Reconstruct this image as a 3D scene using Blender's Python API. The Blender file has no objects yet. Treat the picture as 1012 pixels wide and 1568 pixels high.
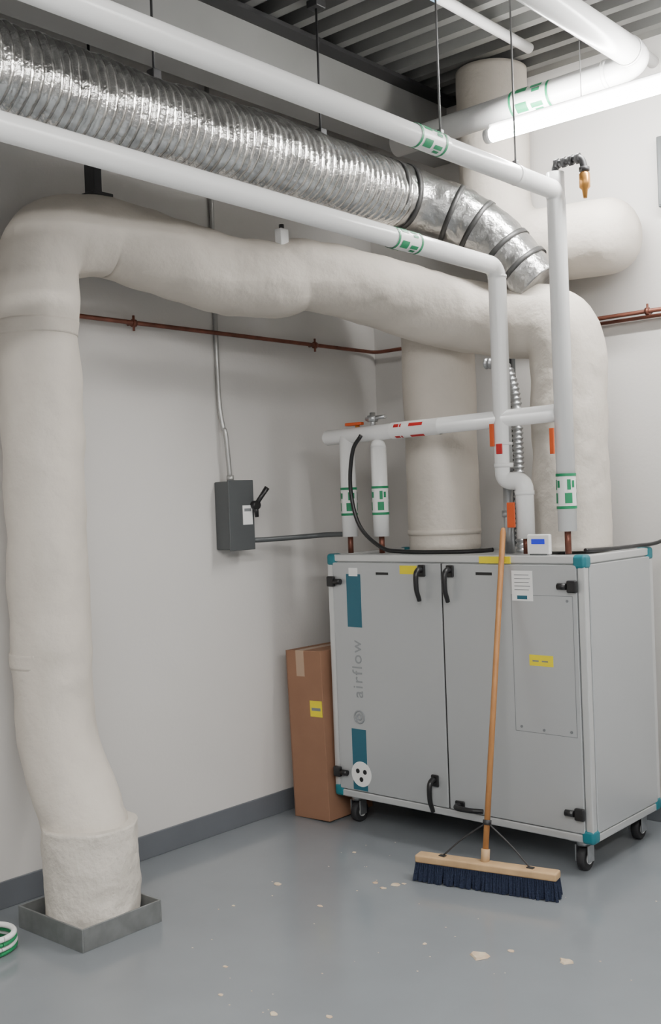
import bpy, bmesh, math, random
from mathutils import Vector, Matrix, noise
random.seed(7)
scene = bpy.context.scene
COL = scene.collection

# ------------------------------------------------------------------ materials
def mat(name, col, rough=0.5, metal=0.0, bump=0.0, bscale=40.0, var=0.0, vscale=4.0, col2=None, emit=None, spec=None, detail=4, coat=0.0):
    m = bpy.data.materials.new(name); m.use_nodes = True
    nt = m.node_tree; b = nt.nodes["Principled BSDF"]
    b.inputs["Base Color"].default_value = (*col, 1)
    b.inputs["Roughness"].default_value = rough
    b.inputs["Metallic"].default_value = metal
    if spec is not None: b.inputs["Specular IOR Level"].default_value = spec
    if coat: b.inputs["Coat Weight"].default_value = coat
    tc = nt.nodes.new("ShaderNodeTexCoord")
    if var > 0 or col2 is not None:
        n = nt.nodes.new("ShaderNodeTexNoise"); n.inputs["Scale"].default_value = vscale
        n.inputs["Detail"].default_value = 6
        nt.links.new(tc.outputs["Object"], n.inputs["Vector"])
        r = nt.nodes.new("ShaderNodeValToRGB")
        r.color_ramp.elements[0].position = 0.3; r.color_ramp.elements[1].position = 0.7
        c2 = col2 if col2 is not None else tuple(c*(1-var) for c in col)
        r.color_ramp.elements[0].color = (*c2, 1); r.color_ramp.elements[1].color = (*col, 1)
        nt.links.new(n.outputs["Fac"], r.inputs["Fac"])
        nt.links.new(r.outputs["Color"], b.inputs["Base Color"])
    if bump > 0:
        n2 = nt.nodes.new("ShaderNodeTexNoise"); n2.inputs["Scale"].default_value = bscale
        n2.inputs["Detail"].default_value = detail
        nt.links.new(tc.outputs["Object"], n2.inputs["Vector"])
        bp = nt.nodes.new("ShaderNodeBump"); bp.inputs["Strength"].default_value = bump
        bp.inputs["Distance"].default_value = 0.01
        nt.links.new(n2.outputs["Fac"], bp.inputs["Height"])
        nt.links.new(bp.outputs["Normal"], b.inputs["Normal"])
    if emit:
        b.inputs["Emission Color"].default_value = (*emit[0], 1)
        b.inputs["Emission Strength"].default_value = emit[1]
    return m

M = {}
M['wall'] = mat('wall_paint', (0.635,0.615,0.592), 0.6, bump=0.08, bscale=60, var=0.04, vscale=1.5)
M['walldk'] = mat('wall_unseen_darkened', (0.34,0.335,0.33), 0.7, bump=0.08, bscale=60, var=0.04, vscale=1.5)  # unseen right and front walls, darkened to bounce less fill
M['floor'] = mat('epoxy_floor', (0.222,0.241,0.258), 0.15, bump=0.02, bscale=8, var=0.12, vscale=2.2)
M['base'] = mat('vinyl_base', (0.12,0.13,0.145), 0.45, var=0.1)
M['deck'] = mat('steel_deck', (0.24,0.24,0.235), 0.45, 0.6, var=0.25, vscale=3)
M['beam'] = mat('beam_paint', (0.27,0.27,0.265), 0.55, 0.1, var=0.12, vscale=3)
M['dark'] = mat('dark_steel', (0.05,0.05,0.052), 0.5, 0.6)
M['rod'] = mat('rod_steel', (0.16,0.16,0.16), 0.5, 0.6)
M['canvas'] = mat('canvas_insulation', (0.62,0.57,0.505), 0.75, bump=0.5, bscale=26, var=0.09, vscale=5, detail=8)
M['canvas2'] = mat('canvas_wrap', (0.64,0.595,0.53), 0.8, bump=0.8, bscale=38, var=0.12, vscale=11, detail=8)
M['pvc'] = mat('pvc_jacket', (0.83,0.83,0.825), 0.26, bump=0.05, bscale=30, var=0.03, vscale=6)
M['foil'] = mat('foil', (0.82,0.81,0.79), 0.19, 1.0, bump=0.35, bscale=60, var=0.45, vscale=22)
M['galv'] = mat('galvanised', (0.50,0.51,0.52), 0.36, 0.9, bump=0.05, bscale=50, var=0.3, vscale=14)
M['curb'] = mat('curb_steel', (0.24,0.25,0.25), 0.55, 0.5, bump=0.05, bscale=40, var=0.3, vscale=14)
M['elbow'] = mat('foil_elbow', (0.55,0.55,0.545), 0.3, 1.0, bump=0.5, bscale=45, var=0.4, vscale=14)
M['band'] = mat('duct_band', (0.08,0.08,0.08), 0.5, 0.7)
M['copper'] = mat('copper', (0.25,0.095,0.065), 0.4, 0.6, var=0.5, vscale=12)
M['brass'] = mat('brass', (0.62,0.30,0.08), 0.3, 0.8)
M['unit'] = mat('unit_panel', (0.465,0.48,0.488), 0.34, 0.3, bump=0.02, bscale=6, var=0.03, vscale=3)
M['alu'] = mat('aluminium_profile', (0.62,0.63,0.63), 0.35, 0.5)
M['teal'] = mat('teal_plastic', (0.012,0.17,0.21), 0.4, var=0.1)
M['teal2'] = mat('teal_strip', (0.018,0.115,0.165), 0.4)
M['black'] = mat('black_plastic', (0.012,0.012,0.013), 0.35)
M['rubber'] = mat('rubber', (0.02,0.02,0.022), 0.7)
M['white'] = mat('white_plastic', (0.82,0.82,0.81), 0.4)
M['yellow'] = mat('yellow_label', (0.80,0.66,0.01), 0.5)
M['orange'] = mat('orange_handle', (0.62,0.09,0.015), 0.45)
M['red'] = mat('red_label', (0.5,0.02,0.02), 0.5)
M['green'] = mat('green_label', (0.005,0.22,0.09), 0.5)
M['blue'] = mat('blue_screen', (0.01,0.02,0.35), 0.3, emit=((0.02,0.04,0.9),0.4))
M['card'] = mat('cardboard', (0.29,0.15,0.088), 0.85, var=0.12, vscale=6)
M['carddk'] = mat('cardboard_edge', (0.20,0.11,0.07), 0.85)
M['tape'] = mat('tape', (0.42,0.29,0.20), 0.35)
M['grey'] = mat('grey_enclosure', (0.085,0.092,0.095), 0.45, 0.2)
M['conduit'] = mat('conduit', (0.42,0.42,0.41), 0.4, 0.7)
M['bristle'] = mat('bristle', (0.008,0.016,0.045), 0.85, bump=0.8, bscale=200)
M['lamp'] = mat('lamp_tube', (1,1,1), 0.5, emit=((1.0,0.985,0.955),160.0))
M['fill_panel'] = mat('fill_panel_glow', (1,1,1), 0.5, emit=((1.0,0.985,0.955),68.0))  # glow of the added out-of-view fill panels
M['lampend'] = mat('lamp_end', (0.75,0.75,0.75), 0.4)
M['chip'] = mat('paint_chip', (0.66,0.58,0.44), 0.7, col2=(0.5,0.34,0.22), vscale=20)
M['greenhose'] = mat('green_hose', (0.02,0.27,0.10), 0.4)
M['text'] = mat('dark_text', (0.19,0.20,0.21), 0.5)
M['letter'] = mat('grey_lettering', (0.27,0.285,0.295), 0.5)

def wood():
    m = mat('wood', (0.62,0.36,0.17), 0.5)
    nt = m.node_tree; b = nt.nodes["Principled BSDF"]
    tc = nt.nodes.new("ShaderNodeTexCoord"); mp = nt.nodes.new("ShaderNodeMapping")
    mp.inputs["Scale"].default_value = (30,30,2)
    n = nt.nodes.new("ShaderNodeTexNoise"); n.inputs["Scale"].default_value = 2
    r = nt.nodes.new("ShaderNodeValToRGB")
    r.color_ramp.elements[0].color = (0.30,0.125,0.04,1); r.color_ramp.elements[1].color = (0.52,0.25,0.085,1)
    nt.links.new(tc.outputs["Object"], mp.inputs["Vector"]); nt.links.new(mp.outputs[0], n.inputs["Vector"])
    nt.links.new(n.outputs["Fac"], r.inputs["Fac"]); nt.links.new(r.outputs[0], b.inputs["Base Color"])
    return m
M['wood'] = wood()
M['woodlt'] = mat('wood_block', (0.55,0.36,0.19), 0.6, var=0.25, vscale=12)

# ------------------------------------------------------------------ helpers
def obj_from(name, verts, faces, m, smooth=False):
    me = bpy.data.meshes.new(name); me.from_pydata([tuple(v) for v in verts], [], faces); me.update()
    if smooth:
        me.polygons.foreach_set("use_smooth", [True]*len(me.polygons))
    me.materials.append(M[m] if isinstance(m, str) else m)
    o = bpy.data.objects.new(name, me); COL.objects.link(o)
    return o

def box(name, lo, hi, m, bevel=0.0, segs=2, rot=None):
    x0,y0,z0 = lo; x1,y1,z1 = hi
    c = Vector(((x0+x1)/2,(y0+y1)/2,(z0+z1)/2))
    hx,hy,hz = (x1-x0)/2,(y1-y0)/2,(z1-z0)/2
    v = [(sx*hx,sy*hy,sz*hz) for sx in (-1,1) for sy in (-1,1) for sz in (-1,1)]
    f = [(0,1,3,2),(4,6,7,5),(0,4,5,1),(2,3,7,6),(0,2,6,4),(1,5,7,3)]
    o = obj_from(name, v, f, m)
    o.location = c
    if rot: o.rotation_euler = rot
    if bevel > 0:
        b = o.modifiers.new("bev", 'BEVEL'); b.width = bevel; b.segments = segs; b.limit_method = 'NONE'
        o.data.polygons.foreach_set("use_smooth", [True]*len(o.data.polygons))
        w = o.modifiers.new("wn", 'WEIGHTED_NORMAL')
    return o

def fillet(pts, rad, n=10):
    pts = [Vector(p) for p in pts]
    if not isinstance(rad, (list,tuple)): rad = [rad]*len(pts)
    out = [pts[0]]
    for i in range(1, len(pts)-1):
        a, b, c = pts[i-1], pts[i], pts[i+1]
        r = min(rad[i], (a-b).length*0.49, (c-b).length*0.49)
        p0 = b + (a-b).normalized()*r; p1 = b + (c-b).normalized()*r
        for k in range(n+1):
            t = k/n
            w = 0.7071
            den = (1-t)**2 + 2*w*t*(1-t) + t*t
            out.append(((1-t)**2*p0 + 2*w*t*(1-t)*b + t*t*p1)/den)
    out.append(pts[-1])
    return out

def resample(pts, step, rad=None):
    pts = [Vector(p) for p in pts]
    L = [0]
    for i in range(1,len(pts)): L.append(L[-1]+(pts[i]-pts[i-1]).length)
    n = max(2, int(L[-1]/step)+1)
    res, rr = [], []
    j = 0
    for k in range(n+1):
        s = L[-1]*k/n
        while j < len(L)-2 and L[j+1] < s: j += 1
        d = L[j+1]-L[j]; t = 0 if d == 0 else (s-L[j])/d
        res.append(pts[j].lerp(pts[j+1], t))
        if rad: rr.append(rad[j]*(1-t)+rad[j+1]*t)
    return (res, rr) if rad else res

def catmull(pts, rads, n=10):
    P = [Vector(p) for p in pts]; P = [2*P[0]-P[1]] + P + [2*P[-1]-P[-2]]
    R = [rads[0]] + list(rads) + [rads[-1]]
    op, orr = [], []
    for i in range(1, len(P)-2):
        for k in range(n):
            t = k/n
            f = lambda a,b,c,d: 0.5*((2*b)+(-1*a+c)*t+(2*a-5*b+4*c-d)*t*t+(-1*a+3*b-3*c+d)*t**3)
            op.append(f(P[i-1],P[i],P[i+1],P[i+2])); orr.append(f(R[i-1],R[i],R[i+1],R[i+2]))
    op.append(P[-2]); orr.append(R[-2])
    return op, orr

def tube(name, pts, r, m, seg=24, caps=True, wob=0.0, wf=4.0, smooth=True, squash=None):
    pts = [Vector(p) for p in pts]
    q = [pts[0]]; rr = [r if not isinstance(r, (list,tuple)) else r[0]]
    for i in range(1,len(pts)):
        if (pts[i]-q[-1]).length > 1e-5:
            q.append(pts[i]); rr.append(r if not isinstance(r,(list,tuple)) else r[i])
    pts = q
    n = len(pts)
    T = []
    for i in range(n):
        d = (pts[min(i+1,n-1)]-pts[max(i-1,0)]); T.append(d.normalized())
    up = Vector((0,0,1)) if abs(T[0].z) < 0.9 else Vector((0,1,0))
    nrm = (up - T[0]*up.dot(T[0])).normalized()
    verts, faces = [], []
    for i in range(n):
        nrm = (nrm - T[i]*nrm.dot(T[i])).normalized()
        bn = T[i].cross(nrm)
        for k in range(seg):
            a = 2*math.pi*k/seg
            d = nrm*math.cos(a)+bn*math.sin(a)
            p = pts[i]+d*rr[i]
            if wob:
                w = noise.noise(p*wf)*wob + noise.noise(p*wf*3.1)*wob*0.4
                p = p + d*w
            verts.append(p)
    for i in range(n-1):
        for k in range(seg):
            k2 = (k+1)%seg
            faces.append((i*seg+k, i*seg+k2, (i+1)*seg+k2, (i+1)*seg+k))
    if caps:
        faces.append(tuple(reversed(range(seg)))); faces.append(tuple((n-1)*seg+k for k in range(seg)))
    o = obj_from(name, verts, faces, m, smooth)
    if caps and smooth:
        o.data.polygons[len(faces)-1].use_smooth = False
        o.data.polygons[len(faces)-2].use_smooth = False
    return o

def patch(name, p, d, r, z0, z1, a0, a1, m, n=10):
    p = Vector(p); d = Vector(d).normalized()
    up = Vector((0,0,1)) if abs(d.z) < 0.9 else Vector((0,-1,0))
    nr = (up-d*up.dot(d)).normalized(); bn = d.cross(nr)
    v, f = [], []
    for k in range(n+1):
        a = a0+(a1-a0)*k/n
        dd = nr*math.cos(a)+bn*math.sin(a)
        v.append(p+d*z0+dd*r); v.append(p+d*z1+dd*r)
    for k in range(n): f.append((2*k,2*k+1,2*k+3,2*k+2))
    return obj_from(name, v, f, m, True)

def pipe_label(p, d, r, L=0.16, m='green'):
    p = Vector(p); d = Vector(d).normalized()
    parts = [tube('label_sleeve', [p-d*L/2, p+d*L/2], r+0.0015, 'white', caps=False)]
    for s in (-1,1):
        parts.append(tube('label_band', [p+d*s*(L/2-0.012), p+d*s*(L/2)], r+0.003, m, caps=False))
    for k in range(4):
        a = k*math.pi/2+0.35
        parts.append(patch('label_arrow', p, d, r+0.003, -L*0.34, -L*0.05, a, a+0.75, m))
        parts.append(patch('label_word', p, d, r+0.003, L*0.04, L*0.33, a+0.25, a+0.62, m))
        parts.append(patch('label_word2', p, d, r+0.003, L*0.1, L*0.3, a+0.75, a+1.05, m))
    return parts

def text(name, s, size, loc, rot, m, ext=0.0004):
    cu = bpy.data.curves.new(name, 'FONT'); cu.body = s; cu.size = size; cu.extrude = ext
    cu.align_x = 'CENTER'; cu.align_y = 'CENTER'; cu.space_character = 1.15
    cu.materials.append(M[m]); o = bpy.data.objects.new(name, cu); COL.objects.link(o)
    o.location = loc; o.rotation_euler = rot
    return o

def group(name, parts, loc=(0,0,0)):
    e = bpy.data.objects.new(name, None); COL.objects.link(e); e.location = loc
    e.empty_display_size = 0.1
    for i, p in enumerate(parts):
        p.parent = e; p.matrix_parent_inverse = Matrix.Translation(-Vector(loc))
    return e

def ring(name, c, d, r, w, m, seg=32):
    c = Vector(c); d = Vector(d).normalized()
    return tube(name, [c-d*w/2, c+d*w/2], r, m, seg=seg, caps=True)

def hanger(x, y, zp, rp):
    return [tube('hanger_rod', [(x,y,zp+rp),(x,y,3.745)], 0.004, 'rod', 8),
            box('hanger_yoke', (x-0.010,y-0.010,zp+rp-0.004), (x+0.010,y+0.010,zp+rp+0.018), 'rod', 0.003),
            tube('hanger_band', [(x,y-0.012,zp),(x,y+0.012,zp)], rp+0.002, 'pvc', 32, caps=False),
            box('hanger_plate', (x-0.03,y-0.03,3.735), (x+0.03,y+0.03,3.748), 'dark', 0.003)]

# ------------------------------------------------------------------ room
XL, YB, H = -3.92, 4.92, 3.80
XR, YF = 2.6, -2.4
box('floor', (XL-0.1,YF-0.1,-0.1), (XR+0.1,YB+0.1,0), 'floor')
box('wall_left', (XL-0.1,YF,0), (XL,YB,H+0.1), 'wall')
box('wall_back', (XL-0.1,YB,0), (XR+0.1,YB+0.1,H+0.1), 'wall')
box('wall_right', (XR,YF,0), (XR+0.1,YB,H+0.1), 'walldk')
box('wall_front', (XL-0.1,YF-0.1,0), (XR+0.1,YF,H+0.1), 'walldk')
box('baseboard_left', (XL,YF,0), (XL+0.012,YB,0.11), 'base', 0.003)
box('baseboard_back', (XL+0.012,YB-0.012,0), (XR,YB,0.11), 'base', 0.003)
v, f = [], []
y = YF; per = 0.15
prof = [(0,0),(0.05,0),(0.065,0.05),(0.135,0.05),(0.15,0)]
ys = []
while y < YB:
    for a,b in prof[:-1]:
        if y+a <= YB: ys.append((y+a, H-0.05+b))
    y += per
ys.append((YB, H-0.05))
for (yy,zz) in ys: v += [(XL-0.1,yy,zz),(XR+0.1,yy,zz)]
for i in range(len(ys)-1): f.append((2*i,2*i+1,2*i+3,2*i+2))
n0 = len(v)
v += [(XL-0.1,YF,H+0.12),(XR+0.1,YF,H+0.12),(XR+0.1,YB,H+0.12),(XL-0.1,YB,H+0.12)]
f.append((n0,n0+1,n0+2,n0+3))
obj_from('ceiling', v, f, 'deck')

bx = -3.36
group('steel_beam', [
    box('web', (bx-0.006,YF+0.02,3.44), (bx+0.006,YB-0.005,3.73), 'beam'),
    box('bottom_flange', (bx-0.09,YF+0.02,3.425), (bx+0.09,YB-0.005,3.442), 'beam'),
    box('top_flange', (bx-0.09,YF+0.02,3.728), (bx+0.09,YB-0.005,3.748), 'dark')], (bx,1,3.6))
group('steel_joist', [
    box('top_chord', (-0.60,YF+0.02,3.70), (-0.52,YB-0.005,3.748), 'beam'),
    box('bottom_chord', (-0.60,YF+0.02,3.48), (-0.52,YB-0.005,3.51), 'beam')] +
    [tube('web_bar', [(-0.56, y0, 3.50),(-0.56,y0+0.3,3.71)] if k%2==0 else [(-0.56,y0,3.71),(-0.56,y0+0.3,3.50)], 0.012, 'beam', 8)
     for k, y0 in enumerate([YF+0.05+0.3*i for i in range(24)])], (-0.56,1,3.5))

# ------------------------------------------------------------------ main insulated ductwork
pts = [(-3.465,2.48,0.05),(-3.465,2.48,0.33),(-3.685,2.49,0.72),(-3.69,2.49,1.6),(-3.69,2.49,2.71),(-3.63,2.80,2.735)]
fl = fillet(pts, [0,0.12,0.13,0.1,0.19,0], 12)
rad = []
for p in fl: rad.append(0.166 if p.z < 0.4 else (0.159 if p.z < 2.4 else 0.163))
hp, hr = catmull([(-3.63,2.80,2.735),(-3.565,3.05,2.685),(-3.50,3.32,2.63),(-3.40,3.55,2.62),(-3.32,3.70,2.65),(-3.15,4.0,2.58),(-2.87,4.31,2.46),(-2.66,4.40,2.42)],
                 [0.163,0.17,0.174,0.172,0.162,0.168,0.172,0.172], 8)
er = fillet([(-2.66,4.40,2.42),(-2.405,4.42,2.37),(-2.405,4.42,1.345)], [0,0.24,0], 12)
allp = fl + hp[1:] + er[1:]
allr = rad + hr[1:] + [0.172]*(len(er)-1)
ap, ar = resample(allp, 0.02, allr)
parts = [tube('main_run', ap, ar, 'canvas', 64, wob=0.012, wf=5.0)]
sp = resample([(-3.465,2.48,0.02),(-3.465,2.48,0.40)], 0.012)
parts.append(tube('base_wrap', sp, 0.180, 'canvas2', 72, wob=0.011, wf=7))
ap2 = resample([(-3.14,4.45,1.345),(-3.14,4.45,2.5)], 0.03)
parts.append(tube('unit_branch', ap2, 0.181, 'canvas', 56, wob=0.006, wf=4))
for zz, rr in ((1.02,0.1605),(2.33,0.1635)):
    parts.append(tube('wrap_seam', resample([(-3.69,2.49,zz-0.03),(-3.69,2.49,zz+0.03)],0.01), rr, 'canvas', 56, wob=0.012, wf=5))
parts.append(tube('collar', [(-3.14,4.45,1.42),(-3.14,4.45,1.445)], 0.184, 'canvas', 56))
parts += [box('damper_box', (-3.335,3.50,2.755), (-3.295,3.55,2.83), 'white', 0.004),
          tube('damper_knob', [(-3.315,3.525,2.83),(-3.315,3.525,2.85)], 0.012, 'black', 12)]
parts += [box('support_strut', (-3.69,2.74,2.905), (-3.625,2.78,3.04), 'dark', 0.003),
      tube('strut_rod', [(-3.655,2.76,3.03),(-3.655,2.76,3.745)], 0.006, 'dark', 8),
      box('strut_foot', (-3.70,2.71,2.895), (-3.59,2.81,2.91), 'dark', 0.003)]
group('insulated_air_duct', parts, (-3.5,2.48,0))

cx0,cx1,cy0,cy1,ch = -3.69,-3.278,2.295,2.665,0.085
t = 0.008
group('duct_floor_curb', [
    box('side_a', (cx0,cy0,0), (cx1,cy0+t,ch), 'curb', 0.002), box('side_b', (cx0,cy1-t,0), (cx1,cy1,ch), 'curb', 0.002),
    box('side_c', (cx0,cy0+t,0), (cx0+t,cy1-t,ch), 'curb', 0.002), box('side_d', (cx1-t,cy0+t,0), (cx1,cy1-t,ch), 'curb', 0.002),
    box('fill', (cx0+t,cy0+t,0.0), (cx1-t,cy1-t,0.018), 'base')], ((cx0+cx1)/2,(cy0+cy1)/2,0))

p1 = fillet([(-2.93,4.70,3.742),(-2.93,4.70,2.83),(-2.32,4.70,2.80)], [0,0.26,0], 12)
r1 = [0.178]*len(p1)
for k in range(1,9):
    a = k/8*math.pi/2
    p1.append(Vector((-2.32+0.15*math.sin(a),4.70,2.80))); r1.append(max(0.178*math.cos(a),0.004))
q1, s1 = resample(p1, 0.02, r1)
group('insulated_air_duct', [tube('drop', q1, s1, 'canvas', 48, wob=0.005)], (-2.93,4.70,3.7))

# ------------------------------------------------------------------ foil flexible duct
fp, fr = [], []
Y0, Y1 = 0.7, 3.95
n = int((Y1-Y0)/0.004)
for i in range(n+1):
    yy = Y0+(Y1-Y0)*i/n
    ph = (yy/0.036)%1.0
    fp.append(Vector((-3.04+0.004*math.sin(yy*3), yy, 3.01+0.006*math.sin(yy*4.3))))
    fr.append(0.147+0.0105*abs(math.sin(math.pi*ph)) + 0.003*noise.noise(Vector((0,yy*12,0))))
parts = [tube('corrugated_run', fp, fr, 'foil', 64, wob=0.008, wf=10)]
ep = fillet([(-3.04,3.95,3.01),(-3.0,4.12,3.0),(-2.76,4.30,2.87),(-2.52,4.385,2.56)], [0,0.1,0.22,0], 8)
L = len(ep); er_ = [0.148-0.024*i/(L-1) for i in range(L)]
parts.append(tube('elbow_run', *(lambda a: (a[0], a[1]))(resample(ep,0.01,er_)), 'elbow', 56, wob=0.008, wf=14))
rp, rr_ = resample(ep, 0.012, er_)
m_ = len(rp)
for fr_ in (0.02,0.10,0.40,0.55,0.76,0.9):
    i = int(fr_*(m_-2)); d = rp[i+1]-rp[i]
    parts.append(ring('clamp_ring', rp[i], d, rr_[i]+0.006, 0.024, 'band', 48))
for y in (2.585,3.5):
    parts += [tube('hanger_rod', [(-3.04,y,3.16),(-3.04,y,3.745)], 0.005, 'dark', 8),
              box('hanger_yoke', (-3.06,y-0.02,3.155), (-3.02,y+0.02,3.20), 'dark', 0.004),
              box('beam_clamp', (-3.07,y-0.03,3.715), (-3.01,y+0.03,3.748), 'dark', 0.004)]
group('foil_flexible_duct', parts, (-3.04,2.4,3.01))

# ------------------------------------------------------------------ white jacketed pipes
RP = 0.040
YP = 4.11
ex, fx = -2.567, -2.262
lp = fillet([(ex,0.5,2.665),(ex,YP,2.615),(ex,YP,1.668),(-2.466,YP,1.660),(-2.466,YP,1.41)], [0,0.06,0.034,0.034,0], 8)
parts = [tube('jacket', lp, RP, 'pvc', 28)]
parts += pipe_label((ex,3.43,2.624), (0,1,0), RP)
parts += [tube('stub', [(-2.466,YP,1.42),(-2.466,YP,1.343)], 0.014, 'copper', 12),
          ring('elbow_band', (ex,YP,1.735), (0,0,1), RP+0.003, 0.02, 'pvc', 28),
          ring('elbow_band', (-2.466,YP,1.61), (0,0,1), RP+0.003, 0.02, 'pvc', 28),
          tube('drain_pipe', [(ex+0.01,YP+0.01,1.65),(ex+0.01,YP+0.01,1.343)], 0.022, 'galv', 16),
          ring('drain_union', (ex+0.01,YP+0.01,1.52), (0,0,1), 0.03, 0.03, 'galv', 8),
          box('valve_handle', (-2.53,YP-0.05,1.46), (-2.49,YP-0.042,1.57), 'orange', 0.003),
          box('tag_red', (ex-0.040,YP-0.046,1.82), (ex-0.02,YP-0.036,1.92), 'orange', 0.002),
          box('tag_dark', (ex-0.01,YP-0.044,1.785), (ex+0.02,YP-0.037,1.83), 'red', 0.002)]
for zz in (2.60, 1.86): parts.append(ring('joint', (ex,YP,zz-0.03), (0,0,1), RP+0.002, 0.012, 'pvc'))
group('insulated_pipe', parts, (ex,YP,1.4))

up = fillet([(fx,0.3,2.89),(fx,YP,2.885),(fx,YP,1.44)], [0,0.045,0], 8)
parts = [tube('jacket', up, RP, 'pvc', 28), tube('riser_top', [(fx,YP,2.86),(fx,YP,2.96)], RP*0.95, 'pvc', 28)]
parts += pipe_label((fx,3.18,2.888), (0,1,0), RP)
parts += pipe_label((fx,YP,1.61), (0,0,1), RP, 0.15)
parts += [tube('stub', [(fx,YP,1.45),(fx,YP,1.343)], 0.014, 'copper', 12),
          box('tag_red', (fx-0.045,YP-0.05,1.77), (fx-0.025,YP-0.04,1.88), 'orange', 0.002)]
vp = fillet([(fx,YP,2.95),(fx,YP,2.995),(fx+0.12,YP,3.0),(fx+0.135,YP,2.96),(fx+0.135,YP,2.92)], [0,0.02,0.02,0.02,0], 5)
parts += [tube('vent_elbow', vp, 0.015, 'dark', 12)]
for k in range(4): parts.append(ring('vent_nut', (fx+0.01+0.033*k,YP,2.996), (1,0,0), 0.023, 0.018, 'dark', 6))
parts += [ring('vent_nut', (fx+0.135,YP,2.945), (0,0,1), 0.022, 0.018, 'dark', 6)]
parts += [tube('air_vent_body', [(fx+0.135,YP,2.935),(fx+0.135,YP,2.925),(fx+0.135,YP,2.87),(fx+0.135,YP,2.86),(fx+0.135,YP,2.825)], [0.014,0.023,0.023,0.013,0.008], 'brass', 14)]
parts += hanger(fx,3.27,2.888,RP) + hanger(fx,3.79,2.886,RP) + hanger(fx,1.0,2.89,RP)
group('insulated_pipe', parts, (fx,YP,1.4))

mp = [(fx-0.03,YP,1.946),(-3.60,YP,1.925),(-3.612,YP,1.925),(-3.62,YP,1.925)]
parts = [tube('manifold', mp, [0.038,0.038,0.03,0.012], 'pvc', 28)]
for x, zt in ((-3.472,1.925),(-3.273,1.86)):
    parts.append(tube('riser', [(x,YP,zt),(x,YP,1.425)], 0.039, 'pvc', 28))
    parts.append(tube('stub', [(x,YP,1.43),(x,YP,1.343)], 0.014, 'copper', 12))
    parts += pipe_label((x,YP,1.60), (0,0,1), 0.039, 0.14)
xx = -3.273
parts += [tube('valve_stem', [(xx-0.03,YP,1.93),(xx-0.03,YP,2.03)], 0.014, 'galv', 12),
          ring('valve_nut', (xx-0.03,YP,2.0), (0,0,1), 0.026, 0.03, 'galv', 6),
          tube('gauge_arm', [(xx-0.07,YP,2.0),(xx+0.05,YP,2.005)], 0.010, 'galv', 10),
          tube('riser_top', [(xx,YP-0.002,1.86),(xx,YP-0.002,1.885),(xx,YP,1.90)], [0.039,0.032,0.01], 'pvc', 24),
          box('valve_handle', (-3.47,YP-0.015,1.975), (-3.37,YP+0.015,1.99), 'orange', 0.003),
          tube('valve_neck', [(-3.40,YP,1.94),(-3.40,YP,1.98)], 0.012, 'brass', 10)]
parts.append(tube('label_sleeve', [(-3.18,YP,1.932),(-2.90,YP,1.935)], 0.0395, 'white', caps=False))
for a,b in ((-3.15,-3.12),(-3.115,-3.105),(-3.06,-2.98)):
    for k in range(4): 
        parts.append(patch('label_red', (0,YP,1.9335), (1,0,0), 0.0405, a, b, k*1.57+0.85, k*1.57+1.3, 'red'))
group('insulated_pipe', parts, (-2.9,YP,1.4))

hp_ = fillet([(-3.24,4.30,3.36),(-1.93,4.30,3.385),(-1.93,-0.5,3.385)], [0,0.13,0], 10)
parts = [tube('jacket', hp_, 0.058, 'pvc', 28)]
parts += pipe_label((-2.46,4.30,3.375), (1,0,0), 0.058, 0.2)
for p, d in (((-2.1,4.30,3.383),(1,0,0)),((-1.93,4.14,3.385),(0,1,0))): parts.append(ring('joint', p, d, 0.061, 0.02, 'pvc'))
group('insulated_pipe', parts, (-2.5,4.3,3.385))
group('pipe_conduit', [tube('run', [(-2.59,0.2,3.70),(-2.59,4.50,3.70)], 0.024, 'pvc', 16),
                        tube('blue_mark', [(-2.59,3.55,3.70),(-2.59,3.75,3.70)], 0.0255, mat('paleblue',(0.35,0.6,0.8),0.4), 16)], (-2.59,3,3.7))
group('pipe_conduit', [tube('run', fillet([(-2.28,0.2,3.66),(-2.28,4.50,3.66),(-2.16,4.60,3.64),(-2.16,4.9,3.62)],0.05), 0.028, 'pvc', 16)], (-2.28,3,3.68))

group('support_strut', [box('channel', (-2.885,4.66,1.345), (-2.845,4.70,2.60), 'grey', 0.004)], (-2.865,4.68,1.35))

cpn, crn = [], []
base = resample(fillet([(-2.71,4.215,2.21),(-2.60,4.215,2.20),(-2.555,4.215,2.05),(-2.555,4.215,1.345)], 0.1, 8), 0.004)
for i,p in enumerate(base):
    cpn.append(p); crn.append(0.023+0.004*math.sin(i*0.004/0.022*2*math.pi))
group('flexible_conduit', [tube('hose', cpn, crn, 'galv', 20)], (-2.555,4.22,1.35))

# ------------------------------------------------------------------ copper pipes on walls
ox = 0.044
cop = fillet([(XL+ox,0.2,2.44),(XL+ox,YB-0.045,2.452),(1.5,YB-0.045,2.452)], [0,0.05,0], 6)
parts = [tube('tube', cop, 0.0105, 'copper', 14)]
for (p,d) in (((XL+ox,3.12,2.445),(0,1,0)),((XL+ox,4.35,2.45),(0,1,0)),((-2.22,YB-0.045,2.452),(1,0,0)),((XL+ox,1.8,2.445),(0,1,0))):
    parts.append(ring('clamp', p, d, 0.018, 0.018, 'copper', 14))
    pv = Vector(p)
    if d[1]: parts.append(tube('clamp_stem', [pv,(XL+0.001,p[1],p[2])], 0.007, 'copper', 8)); parts.append(tube('clamp_bolt',[pv-Vector((0,0,0.035)),pv+Vector((0,0,0.035))],0.006,'copper',8))
    else: parts.append(tube('clamp_stem', [pv,(p[0],YB-0.001,p[2])], 0.007, 'copper', 8)); parts.append(tube('clamp_bolt',[pv-Vector((0,0,0.035)),pv+Vector((0,0,0.035))],0.006,'copper',8))
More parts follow.
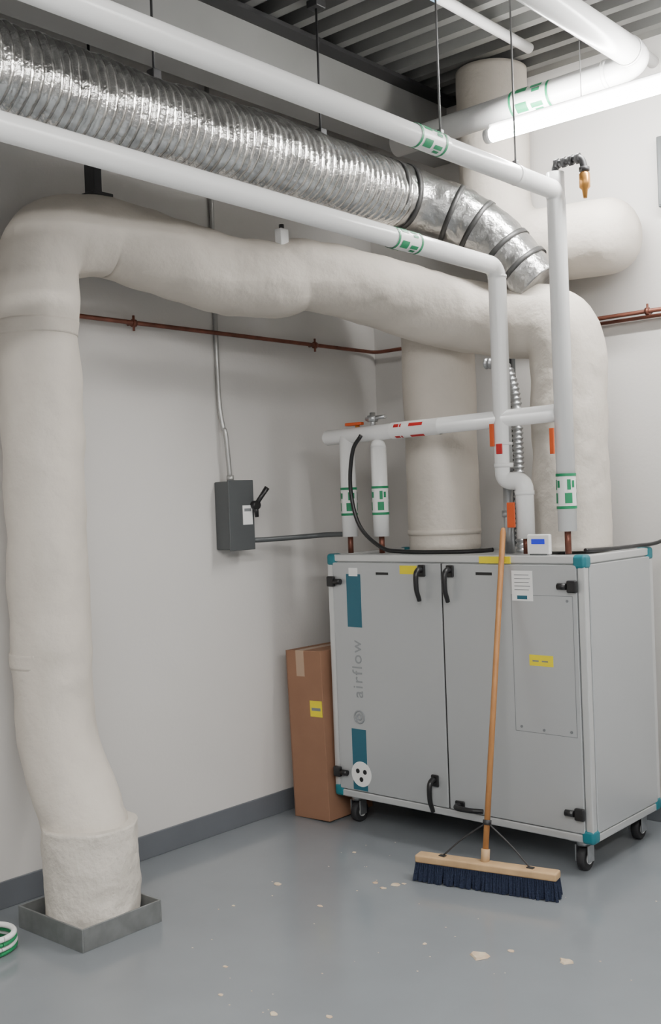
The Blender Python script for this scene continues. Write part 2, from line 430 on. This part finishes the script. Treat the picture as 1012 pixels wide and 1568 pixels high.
parts.append(tube('tube_lower', [(-2.9,YB-0.045,2.425),(1.5,YB-0.045,2.425)], 0.009, 'copper', 12))
group('copper_pipe', parts, (XL+0.04,3,2.45))

group('junction_box', [box('enclosure', (-2.135,YB-0.08,2.92), (-1.95,YB-0.001,3.25), 'grey', 0.006),
                       box('cover', (-2.125,YB-0.086,2.93), (-1.96,YB-0.08,3.24), 'grey', 0.002)], (-2.04,YB,3))

# ------------------------------------------------------------------ air handling unit
ux0,ux1,uy0,uy1,uz0,uz1 = -3.563,-2.147,4.03,4.68,0.14,1.34
P = 0.035
parts = [box('core', (ux0+0.012,uy0+0.012,uz0+0.012), (ux1-0.012,uy1-0.012,uz1-0.010), 'unit')]
for x in (ux0,ux1-P):
    for y in (uy0,uy1-P): parts.append(box('post', (x,y,uz0+0.03), (x+P,y+P,uz1-0.03), 'alu', 0.006))
for z in (uz0,uz1-P):
    for y in (uy0,uy1-P): parts.append(box('rail_x', (ux0+0.03,y,z), (ux1-0.03,y+P,z+P), 'alu', 0.006))
    for x in (ux0,ux1-P): parts.append(box('rail_y', (x,uy0+0.03,z), (x+P,uy1-0.03,z+P), 'alu', 0.006))
for sx in (0,1):
    for sy in (0,1):
        for sz in (0,1):
            s = 0.062
            x = ux0-0.004 if sx==0 else ux1+0.004-s
            y = uy0-0.004 if sy==0 else uy1+0.004-s
            z = uz0-0.004 if sz==0 else uz1+0.004-s
            parts.append(box('corner_cap', (x,y,z), (x+s,y+s,z+s), 'teal', 0.016, 3))
xm = -2.868
fy = uy0-0.004
dz0, dz1 = uz0+P+0.004, uz1-P-0.004
parts.append(box('door_left', (ux0+P+0.003,fy,dz0), (xm-0.004,uy0+0.02,dz1), 'unit', 0.004))
parts.append(box('door_right', (xm+0.004,fy,dz0), (ux1-P-0.003,uy0+0.02,dz1), 'unit', 0.004))
parts.append(box('side_panel', (ux1-0.02,uy0+P+0.003,dz0), (ux1+0.003,uy1-P-0.003,dz1), 'unit', 0.004))
parts.append(box('side_panel_left', (ux0-0.003,uy0+P+0.003,dz0), (ux0+0.02,uy1-P-0.003,dz1), 'unit', 0.004))
parts.append(box('door_gap', (xm-0.004,uy0+0.002,dz0), (xm+0.004,uy0+0.01,dz1), 'black'))
def line(x0,z0,x1,z1,w=0.0022,m='text'):
    return box('hatch_groove', (min(x0,x1)-w/2,fy-0.0008,min(z0,z1)-w/2),(max(x0,x1)+w/2,fy+0.001,max(z0,z1)+w/2), m)
parts += [line(-2.50,0.58,-2.50,1.17), line(-2.50,0.58,-2.205,0.58), line(-2.50,1.17,-2.205,1.17), line(-2.205,0.58,-2.205,1.17)]
for x,z in ((-2.47,0.60),(-2.23,0.60),(-2.23,1.15),(-2.36,0.595)):
    parts.append(tube('screw', [(x,fy-0.003,z),(x,fy+0.001,z)], 0.006, 'text', 10))
L_ = fy-0.0012
parts += [box('teal_strip_top', (-3.438,L_,0.985), (-3.348,fy+0.001,1.245), 'teal2'),
          box('teal_strip_bottom', (-3.438,L_,0.185), (-3.348,fy+0.001,0.485), 'teal2'),
          box('strip_label', (-3.42,L_-0.0006,1.235), (-3.365,fy,1.275), 'white'),
          box('yellow_sticker', (-3.105,L_,1.25), (-3.005,fy,1.29), 'yellow'),
          box('yellow_sticker', (-2.42,L_,0.868), (-2.305,fy,0.915), 'yellow'),
          box('data_plate', (-2.495,L_,1.145), (-2.392,fy,1.275), 'white'),
          box('data_plate_foot', (-2.47,L_-0.0005,1.152), (-2.42,fy,1.168), 'teal2'),
          box('vent_slot', (-3.25,L_,1.244), (-3.175,fy,1.256), 'black'),
          box('vent_slot', (-2.68,L_,1.252), (-2.595,fy,1.265), 'black'),
          tube('round_sticker', [(-3.385,L_-0.001,0.265),(-3.385,fy,0.265)], 0.062, 'white', 32)]
for k in range(3):
    a = k*2.094+0.5
    cx, cz = -3.385+0.026*math.cos(a), 0.265+0.026*math.sin(a)
    parts.append(tube('sticker_blade', [(cx,L_-0.0016,cz),(cx,L_-0.0005,cz)], 0.012, 'black', 16))
for k in range(5):
    parts.append(box('plate_text', (-2.482,L_-0.0005,1.255-k*0.016), (-2.41+0.006*(k%2),fy,1.258-k*0.016), 'text'))
for x in (-2.39,-2.345):
    parts.append(box('sticker_text', (x-0.015,L_-0.0005,0.886), (x+0.015,fy,0.892), 'text'))
parts.append(text('door_lettering', 'airflow', 0.088, (-3.385,L_-0.0003,0.78), (math.pi/2,-math.pi/2,0), 'letter'))
parts.append(tube('logo_ring', [(-3.385+0.03*math.sin(a*math.pi/12), L_-0.001, 0.545+0.03*math.cos(a*math.pi/12)) for a in range(25)], 0.004, 'letter', 6, caps=False))
parts.append(tube('logo_ring_inner', [(-3.385+0.014*math.sin(a*math.pi/12), L_-0.001, 0.545+0.014*math.cos(a*math.pi/12)) for a in range(25)], 0.004, 'letter', 6, caps=False))
def handle(x, z, rotated=False):
    pr = [(0,0,0.065),(0,-0.03,0.068),(0,-0.05,0.045),(0,-0.05,-0.02),(0,-0.035,-0.06),(0,-0.03,-0.075)]
    if rotated: pr = [(zz*-1,yy,xx) for i,(xx,yy,zz) in enumerate(pr)]
    pt,_ = catmull([(x+a,fy+b,z+c) for a,b,c in pr],[0.01]*6,5)
    rr = [0.014-0.004*(i/len(pt)) for i in range(len(pt))]
    pl = box('handle_plate', (x-0.02,fy-0.012,z+0.035),(x+0.02,fy+0.001,z+0.09),'black',0.005) if not rotated else box('handle_plate', (x-0.09,fy-0.012,z-0.02),(x-0.04,fy+0.001,z+0.02),'black',0.005)
    return [tube('door_handle', pt, rr, 'black', 12), pl]
parts += handle(-2.974,1.205) + handle(-2.815,1.205) + handle(-2.94,0.235) + handle(-2.74,0.205,True)
for x, z in ((-3.53,1.207),(-3.53,0.262),(-2.20,1.212),(-2.20,0.262)):
    s = 1 if x < -3 else -1
    parts.append(box('hinge', (x-0.022,fy-0.022,z-0.026),(x+0.022,fy,z+0.026),'black',0.006))
    parts.append(tube('hinge_knuckle', [(x+s*0.045-0.02,fy-0.014,z),(x+s*0.045+0.02,fy-0.014,z)], 0.014,'black',12))
for x in (ux0+0.085,ux1-0.085):
    for y in (uy0+0.07,uy1-0.07):
        parts += [box('caster_plate', (x-0.045,y-0.045,uz0-0.010),(x+0.045,y+0.045,uz0+0.002),'galv',0.002),
                  tube('caster_swivel', [(x,y,uz0-0.03),(x,y,uz0-0.008)],0.03,'galv',20),
                  box('fork_a', (x-0.032,y-0.022,0.04),(x-0.026,y+0.03,uz0-0.028),'galv',0.002),
                  box('fork_b', (x+0.026,y-0.022,0.04),(x+0.032,y+0.03,uz0-0.028),'galv',0.002),
                  tube('wheel_tyre', [(x-0.018,y+0.01,0.052),(x-0.014,y+0.01,0.052),(x+0.014,y+0.01,0.052),(x+0.018,y+0.01,0.052)],[0.045,0.0515,0.0515,0.045],'rubber',28),
                  tube('wheel_hub', [(x-0.022,y+0.01,0.052),(x+0.022,y+0.01,0.052)],0.024,'white',20)]
parts.append(box('top_tag', (-2.66,fy-0.001,1.305),(-2.50,uy0+0.01,1.335),'yellow'))
group('air_handling_unit', parts, ((ux0+ux1)/2,(uy0+uy1)/2,0.0))

group('control_display', [box('case', (-2.425,4.045,1.343),(-2.315,4.068,1.43),'white',0.006),
      box('screen', (-2.402,4.043,1.388),(-2.338,4.046,1.41),'blue'),
      box('foot', (-2.41,4.04,1.3405),(-2.33,4.068,1.346),'grey')], (-2.37,4.05,1.343))

cb,_ = catmull([(-3.33,YP-0.06,1.92),(-3.38,YP-0.07,1.84),(-3.405,YP-0.065,1.66),(-3.36,YP-0.06,1.48),(-3.24,YP-0.05,1.375),(-3.12,YP-0.04,1.353),(-2.86,YP-0.04,1.352),(-2.72,YP+0.0,1.354),(-2.64,YP+0.0,1.36)],[0.01]*9,8)
group('black_cable', [tube('cable', cb, 0.010, 'black', 10)], (-3.3,YP,1.36))
cb,_ = catmull([(-2.21,4.16,1.355),(-2.18,4.35,1.352),(-2.165,4.55,1.353),(-2.13,4.70,1.36),(-2.09,4.80,1.40),(-2.05,YB-0.015,1.42)],[0.01]*6,8)
group('black_cable', [tube('cable', cb, 0.009, 'black', 10), box('cable_gland',(-2.07,YB-0.03,1.39),(-2.03,YB-0.001,1.45),'black',0.004)], (-2.2,4.4,1.355))

# ------------------------------------------------------------------ disconnect switch
sx = XL
parts = [box('enclosure', (sx+0.001,3.615,1.385),(sx+0.10,3.775,1.72),'grey',0.006),
         box('cover_lip', (sx+0.10,3.61,1.38),(sx+0.108,3.78,1.725),'grey',0.003),
         box('label', (sx+0.107,3.70,1.505),(sx+0.110,3.765,1.60),'white'),
         box('label_text', (sx+0.1095,3.71,1.57),(sx+0.111,3.755,1.585),'text'),
         tube('handle_pivot', [(sx+0.10,3.775,1.60),(sx+0.14,3.775,1.60)],0.022,'black',14),
         tube('handle', [(sx+0.125,3.775,1.60),(sx+0.14,3.80,1.64),(sx+0.16,3.825,1.685)],[0.012,0.012,0.014],'black',12),
         tube('handle_low', [(sx+0.125,3.775,1.60),(sx+0.125,3.78,1.54)],[0.014,0.010],'black',12)]
cu,_ = catmull([(sx+0.05,3.68,1.72),(sx+0.045,3.665,1.95),(sx+0.03,3.66,2.0),(sx+0.014,3.655,2.2),(sx+0.014,3.655,2.9),(sx+0.014,3.655,3.74)],[0.01]*6,6)
parts.append(tube('supply_conduit', cu, 0.012, 'conduit', 12))
parts.append(ring('coupling', (sx+0.05,3.68,1.735),(0,0,1),0.018,0.03,'conduit',12))
cu,_ = catmull([(sx+0.09,3.78,1.425),(sx+0.12,3.86,1.425),(sx+0.20,4.05,1.43),(sx+0.28,4.11,1.435),(-3.515,4.115,1.437)],[0.01]*5,6)
parts.append(tube('load_conduit', cu, 0.013, 'grey', 12))
group('electrical_disconnect_switch', parts, (sx,3.69,1.55))

# ------------------------------------------------------------------ cardboard box
parts = []
bx0,bx1,by0,by1,bh = -0.118,0.118,-0.17,0.17,0.85
parts.append(box('carton', (bx0,by0,0),(bx1,by1,bh),'card',0.003))
parts.append(box('flap_seam', (bx0+0.002,-0.002,bh),(bx1-0.002,0.002,bh+0.001),'carddk'))
parts.append(box('tape_front', (-0.05,by0-0.0012,bh-0.13),(0.005,by0+0.001,bh+0.001),'tape'))
parts.append(box('tape_top', (-0.05,by0,bh),(0.005,by1,bh+0.0014),'tape'))
parts.append(box('yellow_label', (0.03,by0-0.0014,0.52),(0.11,by0+0.001,0.60),'yellow'))
parts.append(box('label_text', (0.04,by0-0.0018,0.55),(0.10,by0,0.565),'text'))
parts.append(box('left_edge_strip', (bx0,by0-0.0008,0.0),(bx0+0.006,by0+0.001,bh),'carddk'))  # narrow darker strip up the left front edge
e = group('cardboard_box', parts, (0,0,0))
e.location = (-3.69,4.16,0.004); e.rotation_euler = (0,-0.030,0)

# ------------------------------------------------------------------ push broom
hd = Vector((0.60,0.13,0)).normalized(); ang = math.atan2(hd.y, hd.x)
c = Vector((-2.455,3.685,0))
blk = box('block', (-0.305,-0.032,0.075),(0.305,0.032,0.108),'woodlt',0.008)
blk.location = (c.x,c.y,0.0915); blk.rotation_euler = (0,0,ang)
v, f = [], []
px = Vector((-hd.y,hd.x,0))
for i in range(62):
    for j in range(5):
        s = -0.297+0.594*i/61; t_ = -0.026+0.052*j/4
        top = c+hd*s+px*t_+Vector((0,0,0.077))
        bot = c+hd*(s*1.02+random.uniform(-.006,.006))+px*(t_*1.45+random.uniform(-.006,.006))+Vector((0,0,0.001+random.uniform(0,0.005)))
        b0 = len(v); w0, w1 = 0.0058, 0.0075
        for q,w in ((top,w0),(bot,w1)):
            for k in range(6):
                a = k*math.pi/3; v.append(q+hd*math.cos(a)*w+px*math.sin(a)*w)
        for k in range(6): f.append((b0+k,b0+(k+1)%6,b0+6+(k+1)%6,b0+6+k))
        f.append(tuple(b0+6+k for k in range(6)))
br = obj_from('bristles', v, f, 'bristle')
h0 = Vector((-2.462,3.69,0.10)); h1 = Vector((-2.535,4.036,1.46))
hdv = (h1-h0)
at = lambda t: h0+hdv*t
parts = [blk, br, tube('handle', [at(0),at(0.5),at(0.985),at(1.0)], [0.0125,0.0125,0.0125,0.007],'wood',16),
         tube('socket', [at(0)-Vector((0,0,0.01)),at(0.04)],0.018,'woodlt',14),
         ring('brace_clamp', at(0.115), hdv, 0.018, 0.02,'dark',14)]
for s in (-0.19,0.19):
    bpth,_ = catmull([at(0.115), at(0.06)+hd*s*0.55, c+hd*s+Vector((0,0,0.108))],[0.003]*3,6)
    parts.append(tube('brace', bpth, 0.0035,'dark',8))
    parts.append(box('brace_foot', tuple(c+hd*s+Vector((-0.015,-0.01,0.106))), tuple(c+hd*s+Vector((0.015,0.01,0.112))),'dark',0.002))
group('push_broom', parts, tuple(c))

# ------------------------------------------------------------------ floor debris
chips = [(-2.115,3.117,.045),(-1.854,3.254,.032),(-2.05,3.22,.016),(-3.188,3.72,.012),(-2.866,3.47,.015),(-2.78,3.50,.028),(-2.80,3.44,.016),(-2.76,3.53,.012),
 (-2.88,3.14,.015),(-3.19,3.22,.022),(-2.775,2.528,.012),(-2.63,2.37,.011),(-2.40,2.38,.018),(-2.245,2.47,.016),(-2.33,3.09,.012),(-3.166,2.94,.010)]
for _ in range(50):
    chips.append((random.uniform(-3.3,-1.6), random.uniform(2.3,3.95), random.uniform(0.002,0.005)))
v, f = [], []
for (x,y,s) in chips:
    b0 = len(v); k = 9
    rs = [s*random.uniform(0.6,1.1) for _ in range(k)]
    for lay,zz in ((1.0,0.0005),(0.85,0.0005+s*0.12)):
        for i in range(k):
            a = 2*math.pi*i/k; v.append((x+math.cos(a)*rs[i]*lay, y+math.sin(a)*rs[i]*0.8*lay, zz+random.uniform(0,s*0.04)))
    for i in range(k): f.append((b0+i,b0+(i+1)%k,b0+k+(i+1)%k,b0+k+i))
    f.append(tuple(b0+k+i for i in range(k)))
obj_from('paint_chips', v, f, 'chip')

parts = []
for k in range(4):
    cp = [(-3.615+0.02*k+(0.12-0.01*k)*math.cos(a*math.pi/16), 2.09+(0.12-0.012*k)*math.sin(a*math.pi/16), 0.012+0.021*k) for a in range(33)]
    parts.append(tube('coil', cp, 0.0105, 'greenhose' if k%2==0 else 'white', 10, caps=False))
group('hose_coil', parts, (-3.6,2.1,0))

# ------------------------------------------------------------------ linear light and added fill panels
def lamp(x0, x1, y, z):
    ps = [tube('tube', [(x0+0.03,y,z),(x1-0.03,y,z)], 0.031, 'lamp', 20),
          tube('end_a', [(x0,y,z),(x0+0.03,y,z)], 0.032, 'lampend', 20),
          tube('end_b', [(x1-0.03,y,z),(x1,y,z)], 0.032, 'lampend', 20),
          box('spine', (x0+0.02,y-0.012,z+0.028),(x1-0.02,y+0.012,z+0.048),'lampend',0.003)]
    for x in (x0+0.47,x1-0.2): ps.append(tube('rod', [(x,y,z+0.04),(x,y,3.745)],0.002,'rod',6))
    group('added_fill_light', ps, ((x0+x1)/2,y,z))
def fill_panel(x, y0, y1, z):  # out-of-view panels added for fill and long highlights on pipes and foil
    ps = [box('diffuser', (x-0.08,y0,z),(x+0.08,y1,z+0.03),'fill_panel'),
          box('housing', (x-0.13,y0-0.01,z+0.031),(x+0.13,y1+0.01,z+0.07),'lampend',0.004)]
    for y in (y0+0.3,y1-0.3): ps.append(tube('rod', [(x,y,z+0.06),(x,y,3.745)],0.004,'dark',6))
    group('added_fill_light', ps, (x,(y0+y1)/2,z))
lamp(-2.61,-0.3,4.13,3.205)
fill_panel(-0.9,-2.0,1.6,3.15)
fill_panel(1.3,-2.0,3.0,3.15)

w = bpy.data.worlds.new("World"); scene.world = w; w.use_nodes = True
w.node_tree.nodes["Background"].inputs[0].default_value = (0.8,0.85,0.9,1)
w.node_tree.nodes["Background"].inputs[1].default_value = 0.1

# ------------------------------------------------------------------ camera
cam = bpy.data.cameras.new("camera"); co = bpy.data.objects.new("camera", cam); COL.objects.link(co)
cam.sensor_fit = 'VERTICAL'; cam.sensor_height = 36.0; cam.lens = 36*1650/1568
yaw = math.radians(41.2); roll = math.atan(0.037); pitch = math.radians(-0.52)
F = Vector((-math.sin(yaw)*math.cos(pitch), math.cos(yaw)*math.cos(pitch), math.sin(pitch)))
Rt = Vector((math.cos(yaw), math.sin(yaw), 0)); U = Rt.cross(F)
Up = U*math.cos(roll)+Rt*math.sin(roll); Rr = Rt*math.cos(roll)-U*math.sin(roll)
mtx = Matrix((Rr, Up, -F)).transposed().to_4x4(); mtx.translation = Vector((0,0,1.6))
co.matrix_world = mtx
cam.clip_start = 0.05
scene.camera = co
